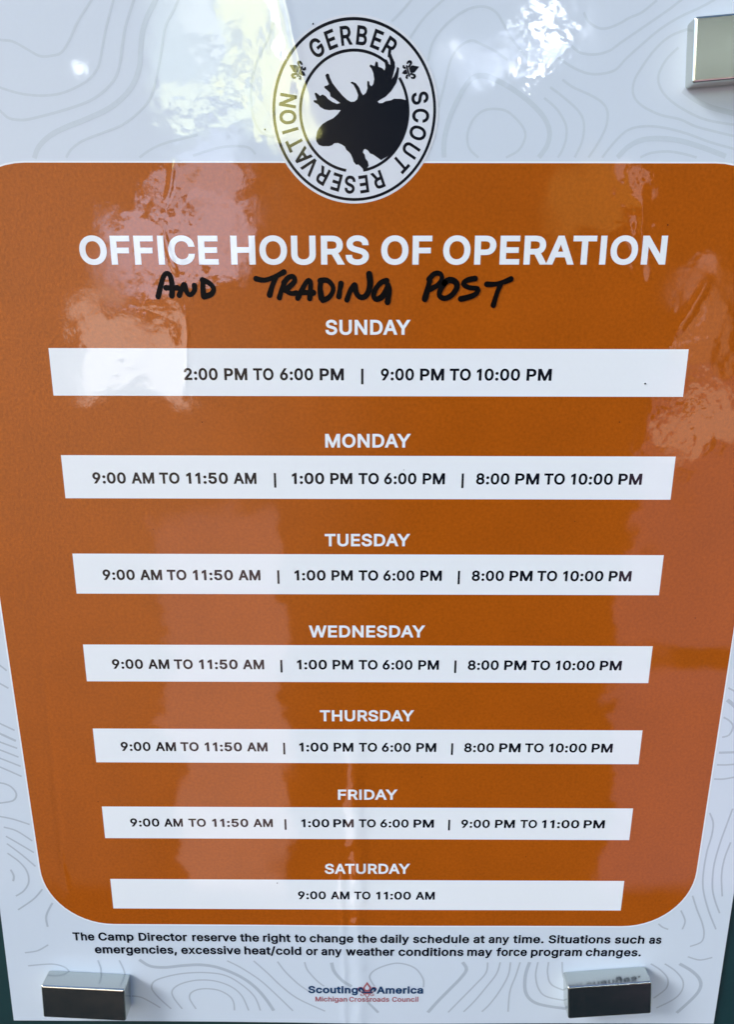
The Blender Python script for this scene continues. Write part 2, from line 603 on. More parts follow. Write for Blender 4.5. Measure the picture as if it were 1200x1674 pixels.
# ---------------------------------------------------------------- letter outlines (capital height 509)
GLYPHS = """
A 480 16,0,201,509,276,509,463,0,395,0,287,302,264,372,232,478,245,478,213,371,191,302,85,0 110,142,110,199,370,199,370,142
B 456 60,0,60,509,241,509,274,507,304,501,329,491,350,477,367,461,381,442,390,421,396,398,398,374,397,353,393,336,387,320,378,307,368,295,356,286,343,278,329,272,315,267,315,262,331,260,347,254,363,245,378,234,391,220,402,203,411,184,416,161,418,136,416,111,410,88,400,67,386,48,368,31,344,18,317,8,284,2,247,0 125,57,245,57,281,60,309,67,330,80,344,96,353,115,355,137,354,153,350,169,342,184,333,197,320,209,306,218,289,225,269,229,248,231,125,231 125,285,238,285,256,287,273,290,288,296,302,304,314,314,323,326,330,340,335,355,336,372,333,393,326,412,313,429,294,442,270,449,240,452,125,452
C 510 267,-7,225,-3,186,7,150,25,119,49,92,79,70,115,53,157,44,203,40,254,44,305,53,352,70,393,92,429,119,459,150,484,186,501,225,512,267,516,293,514,317,511,340,504,362,496,383,485,402,471,419,456,435,438,448,418,459,397,467,373,473,348,408,348,404,365,397,380,389,395,380,407,369,418,357,428,344,437,330,444,315,449,300,453,284,455,267,456,237,453,209,445,184,432,161,414,141,391,125,364,113,332,106,295,103,254,106,213,113,177,125,145,141,117,161,94,184,76,210,63,237,56,267,53,284,54,300,56,315,60,330,65,344,72,357,81,369,90,380,102,389,114,397,128,404,144,408,160,473,160,467,135,459,112,448,91,435,71,420,53,402,38,383,24,363,13,341,5,317,-2,293,-6
D 502 219,0,96,0,96,57,215,57,254,60,288,68,318,81,343,99,363,122,379,149,390,181,397,216,399,255,397,294,390,329,379,361,364,388,344,410,320,428,291,441,258,449,221,452,93,452,93,509,225,509,273,505,315,495,353,478,385,455,412,426,433,391,449,351,458,306,462,255,458,205,449,159,433,119,411,83,384,54,351,31,312,14,268,3 125,509,125,0,60,0,60,509
E 419 60,0,60,509,372,509,372,452,125,452,125,286,355,286,355,229,125,229,125,57,375,57,375,0
F 410 60,0,60,509,369,509,369,452,125,452,125,278,346,278,346,221,125,221,125,0
G 520 269,-7,225,-3,185,7,149,25,118,49,91,79,69,116,53,157,43,203,40,254,43,305,53,352,69,393,91,429,117,459,149,484,184,501,223,512,265,516,291,514,316,510,340,504,363,494,384,483,403,469,421,453,436,436,449,416,460,395,468,373,474,349,408,349,402,365,395,379,387,393,378,406,368,417,356,427,344,436,330,443,315,448,300,453,283,455,265,456,236,453,209,445,183,432,160,414,141,392,125,364,113,332,106,295,103,254,106,213,113,177,125,145,141,117,161,95,184,76,210,63,238,56,269,53,296,55,322,61,345,71,365,85,382,102,396,123,407,147,413,173,415,202,434,199,283,199,283,256,478,256,478,200,475,160,466,124,451,91,431,62,406,38,377,19,344,5,308,-4
H 517 60,0,60,509,125,509,125,289,392,289,392,509,457,509,457,0,392,0,392,232,125,232,125,0
I 300 31,0,31,57,118,57,118,452,31,452,31,509,269,509,269,452,183,452,183,57,269,57,269,0
M 628 60,0,60,509,152,509,277,187,287,159,299,123,311,84,322,49,307,49,318,83,330,121,342,158,352,187,476,509,568,509,568,0,504,0,504,291,504,327,505,369,506,413,507,457,513,457,498,409,482,363,467,322,456,291,342,0,286,0,170,291,159,321,145,361,129,408,112,457,119,457,120,416,121,372,122,328,122,291,122,0
N 523 60,0,60,509,136,509,343,183,363,151,388,107,414,55,405,54,401,108,399,157,399,195,399,509,463,509,463,0,387,0,202,290,177,331,148,381,108,452,119,454,122,384,124,328,125,291,125,0
O 533 267,-7,225,-3,186,7,150,25,119,49,92,79,70,115,53,157,44,203,40,254,44,305,53,352,70,393,92,429,119,459,150,484,186,501,225,512,267,516,309,512,348,501,384,484,415,459,442,429,464,393,480,352,490,305,493,254,490,203,480,157,464,115,442,79,415,49,384,25,348,7,309,-3 267,53,296,55,324,63,349,76,372,94,392,116,408,144,420,176,428,213,430,254,428,295,420,332,408,365,392,392,372,415,349,433,324,446,296,453,267,456,237,453,210,445,184,433,161,415,142,392,125,364,113,332,106,295,103,254,106,213,113,176,125,144,142,117,161,94,184,76,210,63,237,55
P 445 60,0,60,509,235,509,272,506,305,499,332,487,356,471,375,452,390,430,400,404,407,377,409,348,407,318,400,291,390,265,375,243,356,223,332,207,305,195,272,188,235,186,109,186,109,242,233,242,257,244,279,248,297,256,312,266,324,279,333,294,339,310,343,328,344,348,343,367,339,385,333,402,324,416,312,428,297,439,279,446,257,451,232,452,125,452,125,0
R 449 60,0,60,509,236,509,273,506,305,500,333,489,356,473,376,455,390,433,401,408,407,381,409,352,407,323,401,296,390,271,376,250,356,232,333,217,305,206,273,200,236,198,96,198,96,255,234,255,258,256,280,260,298,267,313,276,325,287,334,300,340,316,344,333,345,352,344,371,340,389,334,405,325,419,313,430,298,440,279,446,258,451,233,452,125,452,125,0 353,0,230,229,303,229,428,0
S 447 224,-9,188,-7,156,-1,128,9,102,23,81,40,64,60,51,83,42,109,38,137,104,137,108,118,114,102,123,88,136,76,150,66,166,59,185,53,204,50,224,49,246,50,267,54,286,60,303,69,317,79,329,92,338,106,344,122,346,139,344,154,340,168,332,179,322,189,310,197,296,205,245,222,184,239,145,253,112,269,86,289,67,313,56,341,52,372,54,400,62,425,75,448,92,468,113,484,138,498,165,508,195,514,227,516,259,514,289,508,316,498,340,484,360,468,377,449,390,427,398,403,401,378,337,378,332,402,320,421,302,437,280,449,254,456,225,459,204,457,185,454,167,448,152,440,139,430,129,418,121,405,117,391,115,376,117,359,122,345,131,334,142,324,155,315,169,308,212,293,264,279,312,264,328,256,344,248,359,238,372,226,384,213,395,198,402,180,407,161,408,139,406,112,399,87,386,64,370,43,349,25,323,11,294,0,261,-7
T 449 32,452,32,509,417,509,417,452,257,452,257,0,193,0,193,452
U 517 259,-8,220,-6,186,2,154,15,126,33,103,55,85,80,71,108,63,140,60,173,60,509,124,509,124,178,126,155,132,133,141,113,153,95,169,80,187,68,208,59,232,53,259,52,285,53,309,59,331,68,349,80,364,95,377,113,385,133,391,155,393,178,393,509,457,509,457,173,454,140,446,108,433,80,414,55,391,33,363,15,332,2,297,-6
V 480 204,0,16,509,84,509,192,206,215,137,248,31,235,31,267,138,290,206,395,509,463,509,278,0
W 686 155,0,16,509,82,509,163,196,175,145,187,94,197,40,189,40,200,94,211,145,224,196,306,509,380,509,462,196,474,145,486,94,497,40,488,40,499,94,510,145,523,196,603,509,670,509,530,0,455,0,368,323,351,391,336,475,350,475,335,395,318,323,230,0
Y 472 203,0,203,208,16,509,91,509,192,344,222,292,250,230,224,230,251,293,280,344,381,509,455,509,268,208,268,0
a 389 160,-9,137,-7,115,-3,94,5,76,15,60,29,48,45,38,63,32,84,30,108,32,128,36,146,43,161,53,174,64,184,78,193,92,200,108,206,125,211,178,220,234,227,247,229,257,231,265,235,271,240,274,246,276,255,276,257,275,272,272,285,267,297,260,307,251,315,240,322,227,327,212,330,196,331,178,330,163,327,149,322,137,316,127,309,118,301,110,292,104,283,100,274,41,291,51,313,64,331,79,346,95,358,114,368,133,375,153,380,173,383,194,384,239,379,255,375,271,369,286,360,300,350,312,336,322,320,330,301,335,278,337,251,337,0,277,0,277,52,272,52,252,25,242,16,229,8,215,1,199,-4,181,-7 170,45,192,47,211,51,228,59,242,68,254,80,263,93,270,108,274,122,276,138,276,190,259,182,231,176,200,171,175,168,134,159,122,153,112,147,103,139,97,130,93,118,92,105,93,93,96,82,102,72,109,64,119,57,130,52,142,48,156,46
c 396 207,-8,174,-5,144,3,117,16,93,35,72,58,56,85,44,116,37,150,34,187,37,225,44,260,56,291,72,318,93,341,117,360,144,374,174,382,207,384,226,384,243,381,260,377,276,371,291,364,305,356,318,346,330,335,340,322,349,308,356,293,362,277,303,262,290,289,270,311,242,325,207,330,184,328,163,321,145,310,130,296,118,278,108,258,102,236,98,212,96,187,98,163,102,139,108,117,118,97,130,80,145,66,163,55,184,49,207,46,243,52,271,66,292,89,304,117,363,102,357,86,350,70,341,56,331,43,319,32,306,21,292,12,277,5,261,-1,244,-5,226,-7
d 424 195,-8,165,-6,137,3,111,16,89,34,70,57,55,84,43,116,36,151,34,189,36,227,43,261,55,293,70,320,89,342,112,361,137,374,165,382,196,384,218,383,237,379,253,373,267,364,278,355,287,346,306,319,311,319,311,509,372,509,372,0,313,0,313,59,307,59,287,31,277,21,266,12,252,4,236,-3,217,-7 205,47,226,49,246,55,263,65,278,78,290,95,299,115,306,138,310,162,312,189,310,216,306,241,300,263,290,282,278,299,263,312,246,322,227,328,205,330,182,328,162,322,145,311,130,298,118,281,108,261,102,239,98,215,96,189,98,163,102,139,109,117,118,97,130,80,145,66,162,55,182,49
e 404 212,-8,177,-5,145,3,117,16,92,35,72,58,56,85,44,116,37,150,34,187,36,224,44,258,55,290,71,317,91,340,115,359,142,373,172,382,205,384,226,383,246,380,266,374,285,366,303,355,319,341,334,324,347,305,357,282,365,256,370,227,371,194,371,169,75,169,75,221,338,221,310,202,308,226,304,248,298,269,288,286,277,301,263,314,246,323,227,328,205,330,183,328,164,323,146,313,131,301,119,286,109,270,102,251,97,231,96,211,96,178,98,151,102,127,110,106,121,88,135,73,151,61,169,53,190,48,212,46,227,47,241,49,254,53,265,58,276,65,285,73,294,82,300,93,306,105,365,91,358,72,348,55,335,39,320,26,302,14,283,4,261,-3,237,-7
f 254 228,379,228,327,6,327,6,379 81,0,81,432,82,452,87,470,96,486,107,499,120,510,135,519,152,525,169,529,187,530,222,527,243,521,227,468,215,472,195,474,178,472,164,468,154,460,147,449,143,435,142,419,142,0
g 425 207,-151,180,-149,156,-146,134,-140,114,-132,97,-122,82,-110,70,-97,59,-84,51,-69,101,-41,122,-66,131,-74,142,-82,154,-88,169,-93,187,-96,207,-97,236,-95,261,-87,282,-75,298,-58,308,-34,311,-6,311,68,306,68,287,41,277,32,266,23,252,16,236,10,217,6,195,5,165,7,138,14,113,27,90,43,71,65,55,90,43,120,36,154,34,191,36,229,43,263,55,293,71,320,90,342,112,361,138,374,166,382,196,384,218,383,237,379,253,373,267,365,279,356,288,346,308,319,313,319,313,379,372,379,372,-9,370,-40,363,-67,350,-90,334,-109,314,-124,291,-136,265,-144,237,-149 205,59,227,61,246,66,264,75,278,87,290,103,300,121,307,142,311,166,312,193,311,219,307,242,300,264,291,283,279,299,264,312,247,322,227,328,205,330,182,328,163,322,145,312,130,298,118,282,109,262,102,241,98,218,96,193,98,167,102,144,109,123,118,104,131,88,145,76,163,66,183,61
h 410 114,227,114,0,53,0,53,509,114,509,114,287,102,287,116,319,132,344,152,362,175,374,200,382,227,384,252,383,275,377,295,369,313,356,328,340,341,321,350,298,355,271,357,240,357,0,296,0,296,235,293,263,286,286,273,304,256,318,235,326,210,329,192,328,176,324,161,317,147,308,136,297,126,283,119,266,115,248
i 167 53,0,53,379,114,379,114,0 84,443,73,444,63,448,54,455,47,463,43,472,41,483,43,494,47,504,54,512,63,518,73,522,84,524,95,522,105,518,114,512,121,504,125,494,126,483,125,472,121,463,114,455,105,448,95,444
l 189 139,-2,112,0,91,8,74,20,62,37,55,59,53,84,53,509,114,509,114,99,114,83,117,71,120,62,126,57,135,53,146,52,160,53,170,54,181,3,162,-1
m 610 53,0,53,379,112,379,112,295,108,295,114,314,122,331,132,346,144,358,158,368,172,376,187,382,203,385,219,386,245,383,268,375,287,361,303,342,314,320,321,295,312,295,318,312,326,329,337,343,350,356,364,366,381,375,398,381,417,385,437,386,458,385,478,380,497,372,514,361,529,346,541,328,550,307,555,283,557,255,557,0,496,0,496,254,493,279,485,298,473,313,456,323,438,329,419,330,402,329,387,326,374,320,363,312,353,302,345,290,340,277,336,263,335,247,335,0,274,0,274,260,272,280,265,297,253,311,238,322,220,328,199,330,185,329,171,326,158,320,145,312,135,302,126,289,119,274,115,257,114,238,114,0
n 410 114,227,114,0,53,0,53,379,112,379,112,287,102,287,116,319,132,344,152,362,175,374,200,382,227,384,252,383,275,377,295,369,313,356,328,340,341,321,350,298,355,271,357,240,357,0,296,0,296,235,293,263,286,286,273,304,256,318,235,326,210,329,192,328,176,324,161,317,147,308,136,297,126,283,119,266,115,248
o 415 207,-8,174,-5,144,3,117,16,93,35,72,58,56,85,44,116,37,150,34,187,37,225,44,260,56,291,72,318,93,341,117,360,144,374,174,382,207,384,241,382,271,374,299,360,323,341,343,318,359,291,371,260,379,225,381,187,379,150,371,116,359,85,343,58,323,35,299,16,271,3,241,-5 207,46,231,49,252,55,270,66,285,80,298,97,307,117,314,139,318,163,319,187,318,212,314,236,307,258,298,278,285,296,270,310,252,321,231,328,207,330,184,328,163,321,145,310,130,296,118,278,108,258,102,236,98,212,96,187,98,163,102,139,108,117,118,97,130,80,145,66,163,55,184,49
p 424 53,-143,53,379,112,379,112,319,118,319,137,346,147,355,158,364,171,373,188,379,207,383,229,384,259,382,287,374,313,361,335,342,354,320,370,293,381,261,388,227,390,189,388,151,381,116,370,84,355,57,336,34,313,16,288,3,260,-6,229,-8,208,-7,189,-3,173,4,159,12,147,21,138,31,118,59,114,59,114,-143 220,47,242,49,262,55,279,66,294,80,306,97,316,117,323,139,327,163,328,189,327,215,323,239,316,261,307,281,295,298,280,311,262,322,243,328,220,330,198,328,178,322,161,312,147,299,134,282,125,263,118,241,114,216,113,189,114,162,118,138,125,115,135,95,147,78,162,65,179,55,198,49
r 259 53,0,53,379,112,379,112,321,115,321,124,339,137,354,152,367,171,377,191,383,213,385,229,384,243,384,243,322,230,324,207,326,190,324,174,321,159,315,146,306,135,296,126,284,119,269,115,254,114,237,114,0
s 365 182,-8,157,-7,133,-3,112,3,93,12,76,24,62,38,50,54,41,73,36,94,94,107,101,87,111,72,124,60,141,52,160,47,181,45,206,47,227,53,244,62,258,74,265,88,268,103,266,115,262,126,254,136,243,144,229,150,212,155,149,170,118,180,92,192,72,208,58,227,50,249,47,274,49,295,55,314,65,332,79,347,95,360,115,370,137,378,161,383,187,384,212,383,234,379,254,372,271,363,286,352,299,339,309,324,318,308,324,290,268,277,262,291,254,304,243,316,228,325,210,331,187,333,166,331,147,326,131,317,119,305,111,292,109,277,110,264,115,253,124,243,136,235,152,229,172,223,229,209,261,200,287,187,306,171,320,153,328,131,331,107,329,85,323,65,312,47,298,31,281,18,260,6,236,-2,210,-7
t 227 204,379,204,327,6,327,6,379 65,471,126,471,126,98,127,83,130,70,136,61,144,55,156,51,170,50,185,51,202,54,213,2,192,-3,168,-4,138,-1,113,7,92,21,77,41,68,64,65,93
u 410 182,-5,158,-3,135,2,115,11,97,23,82,39,69,59,60,82,54,109,53,139,53,379,114,379,114,144,116,117,124,94,137,75,154,61,175,53,200,50,218,51,234,55,249,62,263,71,274,83,283,97,290,113,295,132,296,153,296,379,357,379,357,0,298,0,298,92,307,92,294,60,277,35,257,17,234,5,209,-3
v 389 163,0,17,379,84,379,165,155,187,87,206,21,184,21,203,87,224,155,305,379,371,379,226,0
w 567 138,0,23,379,87,379,133,214,154,137,175,41,165,41,186,135,206,214,252,379,316,379,362,214,382,136,402,41,391,41,413,135,434,214,480,379,545,379,429,0,368,0,319,172,305,225,291,280,277,338,291,338,277,280,263,225,248,172,199,0
x 379 21,0,171,218,171,171,29,379,100,379,147,306,179,253,207,206,175,206,202,253,233,306,282,379,352,379,209,169,209,214,358,0,287,0,231,85,200,136,173,182,205,182,178,136,148,85,91,0
y 389 47,-139,61,-86,71,-87,83,-89,94,-90,104,-89,113,-86,122,-81,130,-74,138,-64,145,-51,151,-36,163,-1,17,379,84,379,165,155,187,87,206,21,184,21,202,87,224,155,305,379,371,379,204,-58,196,-77,187,-93,177,-107,165,-119,153,-128,139,-136,125,-141,109,-144,91,-145,65,-143
0 453 227,-7,191,-3,158,7,130,24,105,48,85,77,69,113,57,155,50,202,48,254,50,306,57,353,69,395,85,431,106,461,130,484,159,502,191,512,227,516,262,512,295,502,323,484,348,461,368,431,384,395,396,353,403,306,405,254,403,202,396,155,384,113,368,77,348,48,323,24,295,7,263,-3 227,50,250,52,271,60,290,74,306,92,320,116,330,144,338,176,342,213,344,254,342,295,338,332,330,365,320,393,306,416,290,435,271,449,250,457,227,460,203,457,182,449,163,435,147,416,134,393,123,365,115,332,111,295,109,254,111,213,115,176,123,144,134,116,147,92,163,74,182,60,203,52
1 453 76,0,76,55,391,55,391,0 276,509,276,0,212,0,212,448,209,448,86,358,86,427,198,509
2 453 64,0,64,47,234,229,282,282,294,298,303,312,311,327,316,341,319,356,320,371,319,389,315,405,308,419,298,431,287,441,273,449,258,455,241,458,224,460,205,458,188,454,172,447,159,438,148,427,139,413,132,398,128,381,127,362,66,362,68,391,75,418,86,442,102,464,121,482,143,496,168,507,196,513,225,516,254,513,281,507,306,497,328,482,346,465,361,445,372,423,379,398,381,372,380,354,377,336,371,318,363,299,351,280,336,259,267,180,153,60,153,57,389,57,389,0
3 453 218,-7,188,-5,159,1,133,10,108,22,88,38,70,57,57,79,48,104,44,132,109,132,112,115,118,100,126,87,137,76,150,66,165,59,182,54,200,51,219,50,239,51,258,55,275,61,291,69,304,80,315,93,323,108,328,125,329,145,328,163,323,180,316,196,306,211,292,223,275,234,254,241,229,246,201,248,157,248,157,299,288,448,288,452,70,452,70,509,372,509,372,461,211,278,211,289,247,290,279,286,308,276,333,262,354,244,371,222,383,198,391,173,393,145,390,116,383,90,370,66,354,45,333,27,309,12,281,2,251,-5
4 453 40,105,40,158,247,509,311,509,109,166,109,163,413,163,413,105 282,0,282,121,282,146,282,318,343,318,343,0
5 453 221,-7,192,-5,165,1,140,11,118,25,99,41,83,60,71,82,63,105,60,130,122,130,125,115,130,102,138,89,148,78,160,68,173,60,188,54,204,51,221,50,241,51,259,56,276,64,291,75,304,89,314,104,322,122,326,141,328,162,326,183,321,203,314,221,303,237,290,251,275,262,257,270,238,275,218,277,201,276,184,273,167,268,152,262,139,255,128,246,67,253,96,509,366,509,366,452,151,452,134,301,136,301,148,311,162,318,178,325,194,330,212,333,229,334,252,332,274,328,294,321,313,311,330,299,345,285,358,269,370,251,379,231,386,210,390,187,391,163,388,132,381,102,369,76,352,52,332,32,309,15,282,3,253,-4
6 453 226,-7,196,-4,168,3,142,15,119,31,100,51,84,74,73,101,66,130,64,162,65,187,71,212,80,239,93,268,112,302,137,340,252,509,322,509,151,261,145,261,151,270,157,279,165,288,174,295,184,302,196,307,208,311,221,313,235,314,265,312,291,305,316,295,337,280,355,262,370,240,380,215,387,187,389,157,387,127,379,98,368,73,352,50,333,30,310,14,284,3,257,-4 226,48,245,50,263,55,279,63,293,73,304,86,314,101,322,119,326,137,327,157,326,178,322,196,314,213,304,228,293,241,279,251,263,259,245,264,226,265,207,264,190,259,174,252,160,241,148,229,138,214,131,197,126,179,125,158,126,138,131,119,138,102,148,86,160,73,174,63,190,55,207,50
7 453 97,0,323,448,323,452,62,452,62,509,391,509,391,449,165,0
8 453 226,-7,193,-5,163,1,136,11,111,25,91,42,74,62,62,84,54,109,52,135,53,156,58,176,65,195,75,212,87,228,101,241,117,252,134,260,153,265,153,267,129,276,109,289,93,308,80,330,73,354,70,380,73,405,79,429,90,450,106,469,124,485,146,498,170,508,197,514,226,516,255,514,282,508,306,498,328,485,346,469,361,450,373,429,379,405,382,380,379,354,372,330,359,308,343,289,323,276,300,267,300,265,319,260,335,252,351,241,365,228,377,212,387,195,395,176,399,156,401,135,398,109,391,84,378,62,362,42,341,25,317,11,289,1,259,-5 226,49,248,50,267,54,285,60,300,69,313,79,323,91,331,106,335,121,337,139,335,157,330,173,322,189,312,202,298,213,283,223,265,230,247,234,226,235,206,234,187,230,169,223,154,213,140,202,130,189,122,173,117,157,115,139,117,121,121,106,129,91,139,79,152,69,167,60,185,54,205,50 226,290,244,291,260,294,274,300,287,308,298,318,307,330,314,344,318,359,319,376,318,392,314,407,308,420,299,432,288,442,275,449,260,455,244,459,226,460,208,459,192,455,177,449,164,442,153,432,145,420,138,407,134,392,133,376,134,359,138,344,145,330,154,318,165,308,178,300,193,294,209,291
9 453 226,516,256,513,285,506,310,494,333,478,352,458,368,434,380,408,387,378,389,347,387,322,382,296,373,270,359,240,340,207,315,168,200,0,130,0,301,248,307,248,302,238,295,229,287,221,278,214,268,207,257,202,245,198,232,195,218,195,188,197,161,203,137,214,116,229,98,247,83,269,72,294,66,321,64,352,66,382,73,411,85,436,101,459,120,479,143,494,168,506,196,513 226,460,207,459,190,454,174,446,160,435,148,423,138,407,131,390,127,372,125,352,127,331,131,313,138,295,148,280,160,268,174,257,190,250,207,245,226,243,245,245,263,249,279,257,293,267,305,280,314,295,322,312,326,330,327,350,326,371,322,390,314,407,305,422,293,435,279,446,263,454,245,459
: 188 95,-4,83,-3,73,1,63,9,55,18,51,29,50,41,51,53,55,64,63,73,73,81,83,85,95,87,107,85,118,81,128,73,135,64,140,53,141,41,140,29,135,18,128,9,118,1,107,-3 95,271,83,272,73,277,63,284,55,294,51,304,50,316,51,328,55,339,63,349,73,356,83,360,95,362,107,360,118,356,128,349,135,339,140,328,141,316,140,304,135,294,128,284,118,277,107,272
| 230 141,673,141,-164,88,-164,88,673
. 188 95,-4,83,-3,73,1,63,9,55,18,51,29,50,41,51,53,55,64,63,73,73,81,83,85,95,87,107,85,118,81,128,73,135,64,140,53,141,41,140,29,135,18,128,9,118,1,107,-3
, 188 38,-119,68,71,137,71,84,-119
/ 249 235,533,71,-76,14,-76,178,533
"""
FONT = {}
for line in GLYPHS.strip('\n').split('\n'):
    f = line.split(' ')
    loops = []
    for L in f[2:]:
        v = [int(t) for t in L.split(',')]
        loops.append([(v[i], v[i + 1]) for i in range(0, len(v), 2)])
    FONT[f[0]] = (int(f[1]), loops)
FONT['I'] = (190, [[(63, 0), (63, 509), (127, 509), (127, 0)]])
FONT['1'] = (370, [[(258, 509), (258, 0), (194, 0), (194, 425), (96, 368), (96, 430), (212, 509)]])
FONT['l'] = (170, [[(53, 0), (53, 530), (116, 530), (116, 0)]])
CAP = 509.0


def bold(L, d):
    """push a letter outline outwards (outlines run clockwise, counters the other way)"""
    n = len(L)
    out = []
    for i in range(n):
        a, b, c = L[i - 1], L[i], L[(i + 1) % n]
        e1, e2 = (b[0] - a[0], b[1] - a[1]), (c[0] - b[0], c[1] - b[1])
        l1, l2 = math.hypot(*e1) or 1, math.hypot(*e2) or 1
        n1_, n2_ = (-e1[1] / l1, e1[0] / l1), (-e2[1] / l2, e2[0] / l2)
        mx, mz = n1_[0] + n2_[0], n1_[1] + n2_[1]
        q = (mx * mx + mz * mz) / 2
        k = d / max(q, 0.35)
        out.append((b[0] + mx * k, b[1] + mz * k))
    return out


def outline_word(text, wt, track=0.0):
    """list of (loops, pen x) for a word, in letter units, with its extents"""
    x = 0.0
    items = []
    prev = None
    for ch in text:
        adv, loops = FONT[ch]
        if prev and prev + ch in KERN:
            x += KERN[prev + ch]
        g = [[(p[0] + x, p[1]) for p in bold(L, wt)] for L in loops]
        items.append(g)
        x += adv + wt * 1.0 + track
        prev = ch
    xs = [p[0] for g in items for L in g for p in L]
    return items, min(xs), max(xs)


KERN = {'AY': -45, 'TO': -10, 'AT': -50, 'PA': -30, 'TU': -4, 'DA': -12, 'VA': -40, 'AV': -40, 'RA': -6, 'YT': 0, '11': 10}


def add_glyph(flat, g, h):
    flat.poly(g, h)


def word(flat, text, x0, x1, zb, cap, wt, h, slope=0.0, track=0.0):
    """set a word between x0 and x1 (mm) on the baseline zb"""
    items, a, b = outline_word(text, wt, track)
    sx = (x1 - x0) / (b - a)
    sz = cap / (CAP + 2 * wt)
    for g in items:
        add_glyph(flat, [[(x0 + (p[0] - a) * sx, zb + (p[1] + wt) * sz + slope * ((p[0] - a) * sx)) for p in L] for L in g], h)


def px_word(flat, text, xa, xb, yb, yt, wt, h, yb2=None, track=0.0):
    """set a word where the photograph shows it: left, right, baseline and capital top in pixels"""
    yb2 = yb if yb2 is None else yb2
    x0, z0 = at(xa, yb)
    x1, z1 = at(xb, yb2)
    cap = at(xa, yt)[1] - z0
    word(flat, text, x0, x1, z0, cap, wt, h, (z1 - z0) / (x1 - x0), track)


def thing(name, label, cat, group=None):
    o = bpy.data.objects.new(name, None)
    o.empty_display_size = 0.02
    col.objects.link(o)
    tag(o, label, cat, group)
    return o


def tag(o, label, cat, group=None):
    o['label'], o['category'] = label, cat
    if group:
        o['group'] = group


# ---------------------------------------------------------------- the board the poster is fixed to
def box_mesh(name, sx, sy, sz, bevel, mat, seg=3):
    import bmesh
    bm = bmesh.new()
    bmesh.ops.create_cube(bm, size=1.0)
    for v in bm.verts:
        v.co = Vector((v.co.x * sx, v.co.y * sy, v.co.z * sz)) * MM
    bmesh.ops.bevel(bm, geom=list(bm.edges), offset=bevel * MM, segments=seg, profile=0.5, affect='EDGES')
    me = bpy.data.meshes.new(name)
    bm.to_mesh(me)
    bm.free()
    for f in me.polygons:
        f.use_smooth = True
    me.materials.append(mat)
    o = bpy.data.objects.new(name, me)
    col.objects.link(o)
    wn = o.modifiers.new('even_normals', 'WEIGHTED_NORMAL')
    wn.weight = 100
    return o


board = box_mesh('metal_board', 560, 16, 640, 2.0, GREEN)
board.location = (0, 8 * MM, -60 * MM)
tag(board, 'dark green painted metal board showing past the lower corners of the poster', 'board')

# ---------------------------------------------------------------- the poster
poster = thing('schedule_poster', 'laminated orange and white office hours poster held on the green board by magnets', 'poster')
poster.location = (0, 0, 0)
H_SHEET, H_LINE, H_EDGE, H_PANEL, H_BAR, H_TEXT, H_PEN = 0.75, 0.765, 0.785, 0.80, 0.815, 0.83, 0.85

sheet = dense([(-109.5, -203.4), (106.9, -203.4), (106.2, -155), (105.8, -60), (105.8, 76), (-107.4, 76), (-107.5, -60), (-107.9, -160)], 5)
link('paper_sheet', *grid_sheet(sheet, H_SHEET, 5.0, 0.55), PAPER, poster, True)


def rounded(x0, x1, z0, z1, r, n=14):
    out = []
    for cx, cz, a in ((x1 - r, z1 - r, 0), (x0 + r, z1 - r, 90), (x0 + r, z0 + r, 180), (x1 - r, z0 + r, 270)):
        out += [(cx + r * math.cos(math.radians(a + 90 * i / n)), cz + r * math.sin(math.radians(a + 90 * i / n))) for i in range(n + 1)]
    return out


panel = link('orange_panel', *grid_sheet(dense(rounded(-94.35, 94.35, -166.35, 37.45, 19.5), 5), H_PANEL, 5.0), ORANGE, poster, True)
link('panel_border', *grid_sheet(dense(rounded(-94.75, 94.75, -166.8, 37.8, 19.9), 5), H_EDGE, 5.0), WHITE, panel, True)

# title
t = Flat()
for w, a, b in (('OFFICE', 131.5, 357.5), ('HOURS', 378, 603), ('OF', 623, 706), ('OPERATION', 724, 1088)):
    px_word(t, w, a, b, 432.6, 385.3, 26, H_TEXT)
t.build('title_lettering', WHITE, panel)

# day headings and the white bars with the hours
DAYS = [('SUNDAY', 532, 671, 547.3, 522.9), ('MONDAY', 531.7, 671.5, 731.7, 709.3), ('TUESDAY', 531, 670.5, 893, 872.8),
        ('WEDNESDAY', 505, 695, 1042, 1022.5), ('THURSDAY', 523, 677, 1179, 1161), ('FRIDAY', 552.5, 650, 1307.3, 1290.7),
        ('SATURDAY', 531, 670.3, 1428.3, 1412)]
for d, a, b, yb, yt in DAYS:
    t = Flat()
    px_word(t, d, a, b, yb, yt, 23, H_TEXT)
    o = t.build('day_heading', WHITE, panel)
    o['label'] = 'white heading reading ' + d

BAR_TOP = [-1.58, -26.66, -51.62, -76.49, -101.22, -125.82, -150.27]
BAR_BOT = [-12.46, -37.35, -62.34, -87.11, -111.67, -136.30, -160.70]
SUN_W = [('2:00', 301, 356), ('PM', 366.7, 404.3), ('TO', 414, 447.3), ('6:00', 457.7, 512), ('PM', 522.7, 562), ('|', 592.3, 0),
         ('9:00', 622.7, 676.7), ('PM', 686.7, 726), ('TO', 735, 769.7), ('10:00', 779.3, 850), ('PM', 860.7, 901.7)]
WEEK_W = [('9:00', 151.7, 206), ('AM', 215, 252.3), ('TO', 260.7, 293.7), ('11:50', 305, 372.7), ('AM', 381.7, 419.3), ('|', 449.7, 0),
          ('1:00', 477.3, 530), ('PM', 540, 576), ('TO', 586, 619.3), ('6:00', 628, 680.7), ('PM', 691, 727.3), ('|', 756.3, 0),
          ('8:00', 778.3, 832.7), ('PM', 842.3, 881.3), ('TO', 889.3, 923.3), ('10:00', 933.3, 1001.7), ('PM', 1011, 1049.3)]
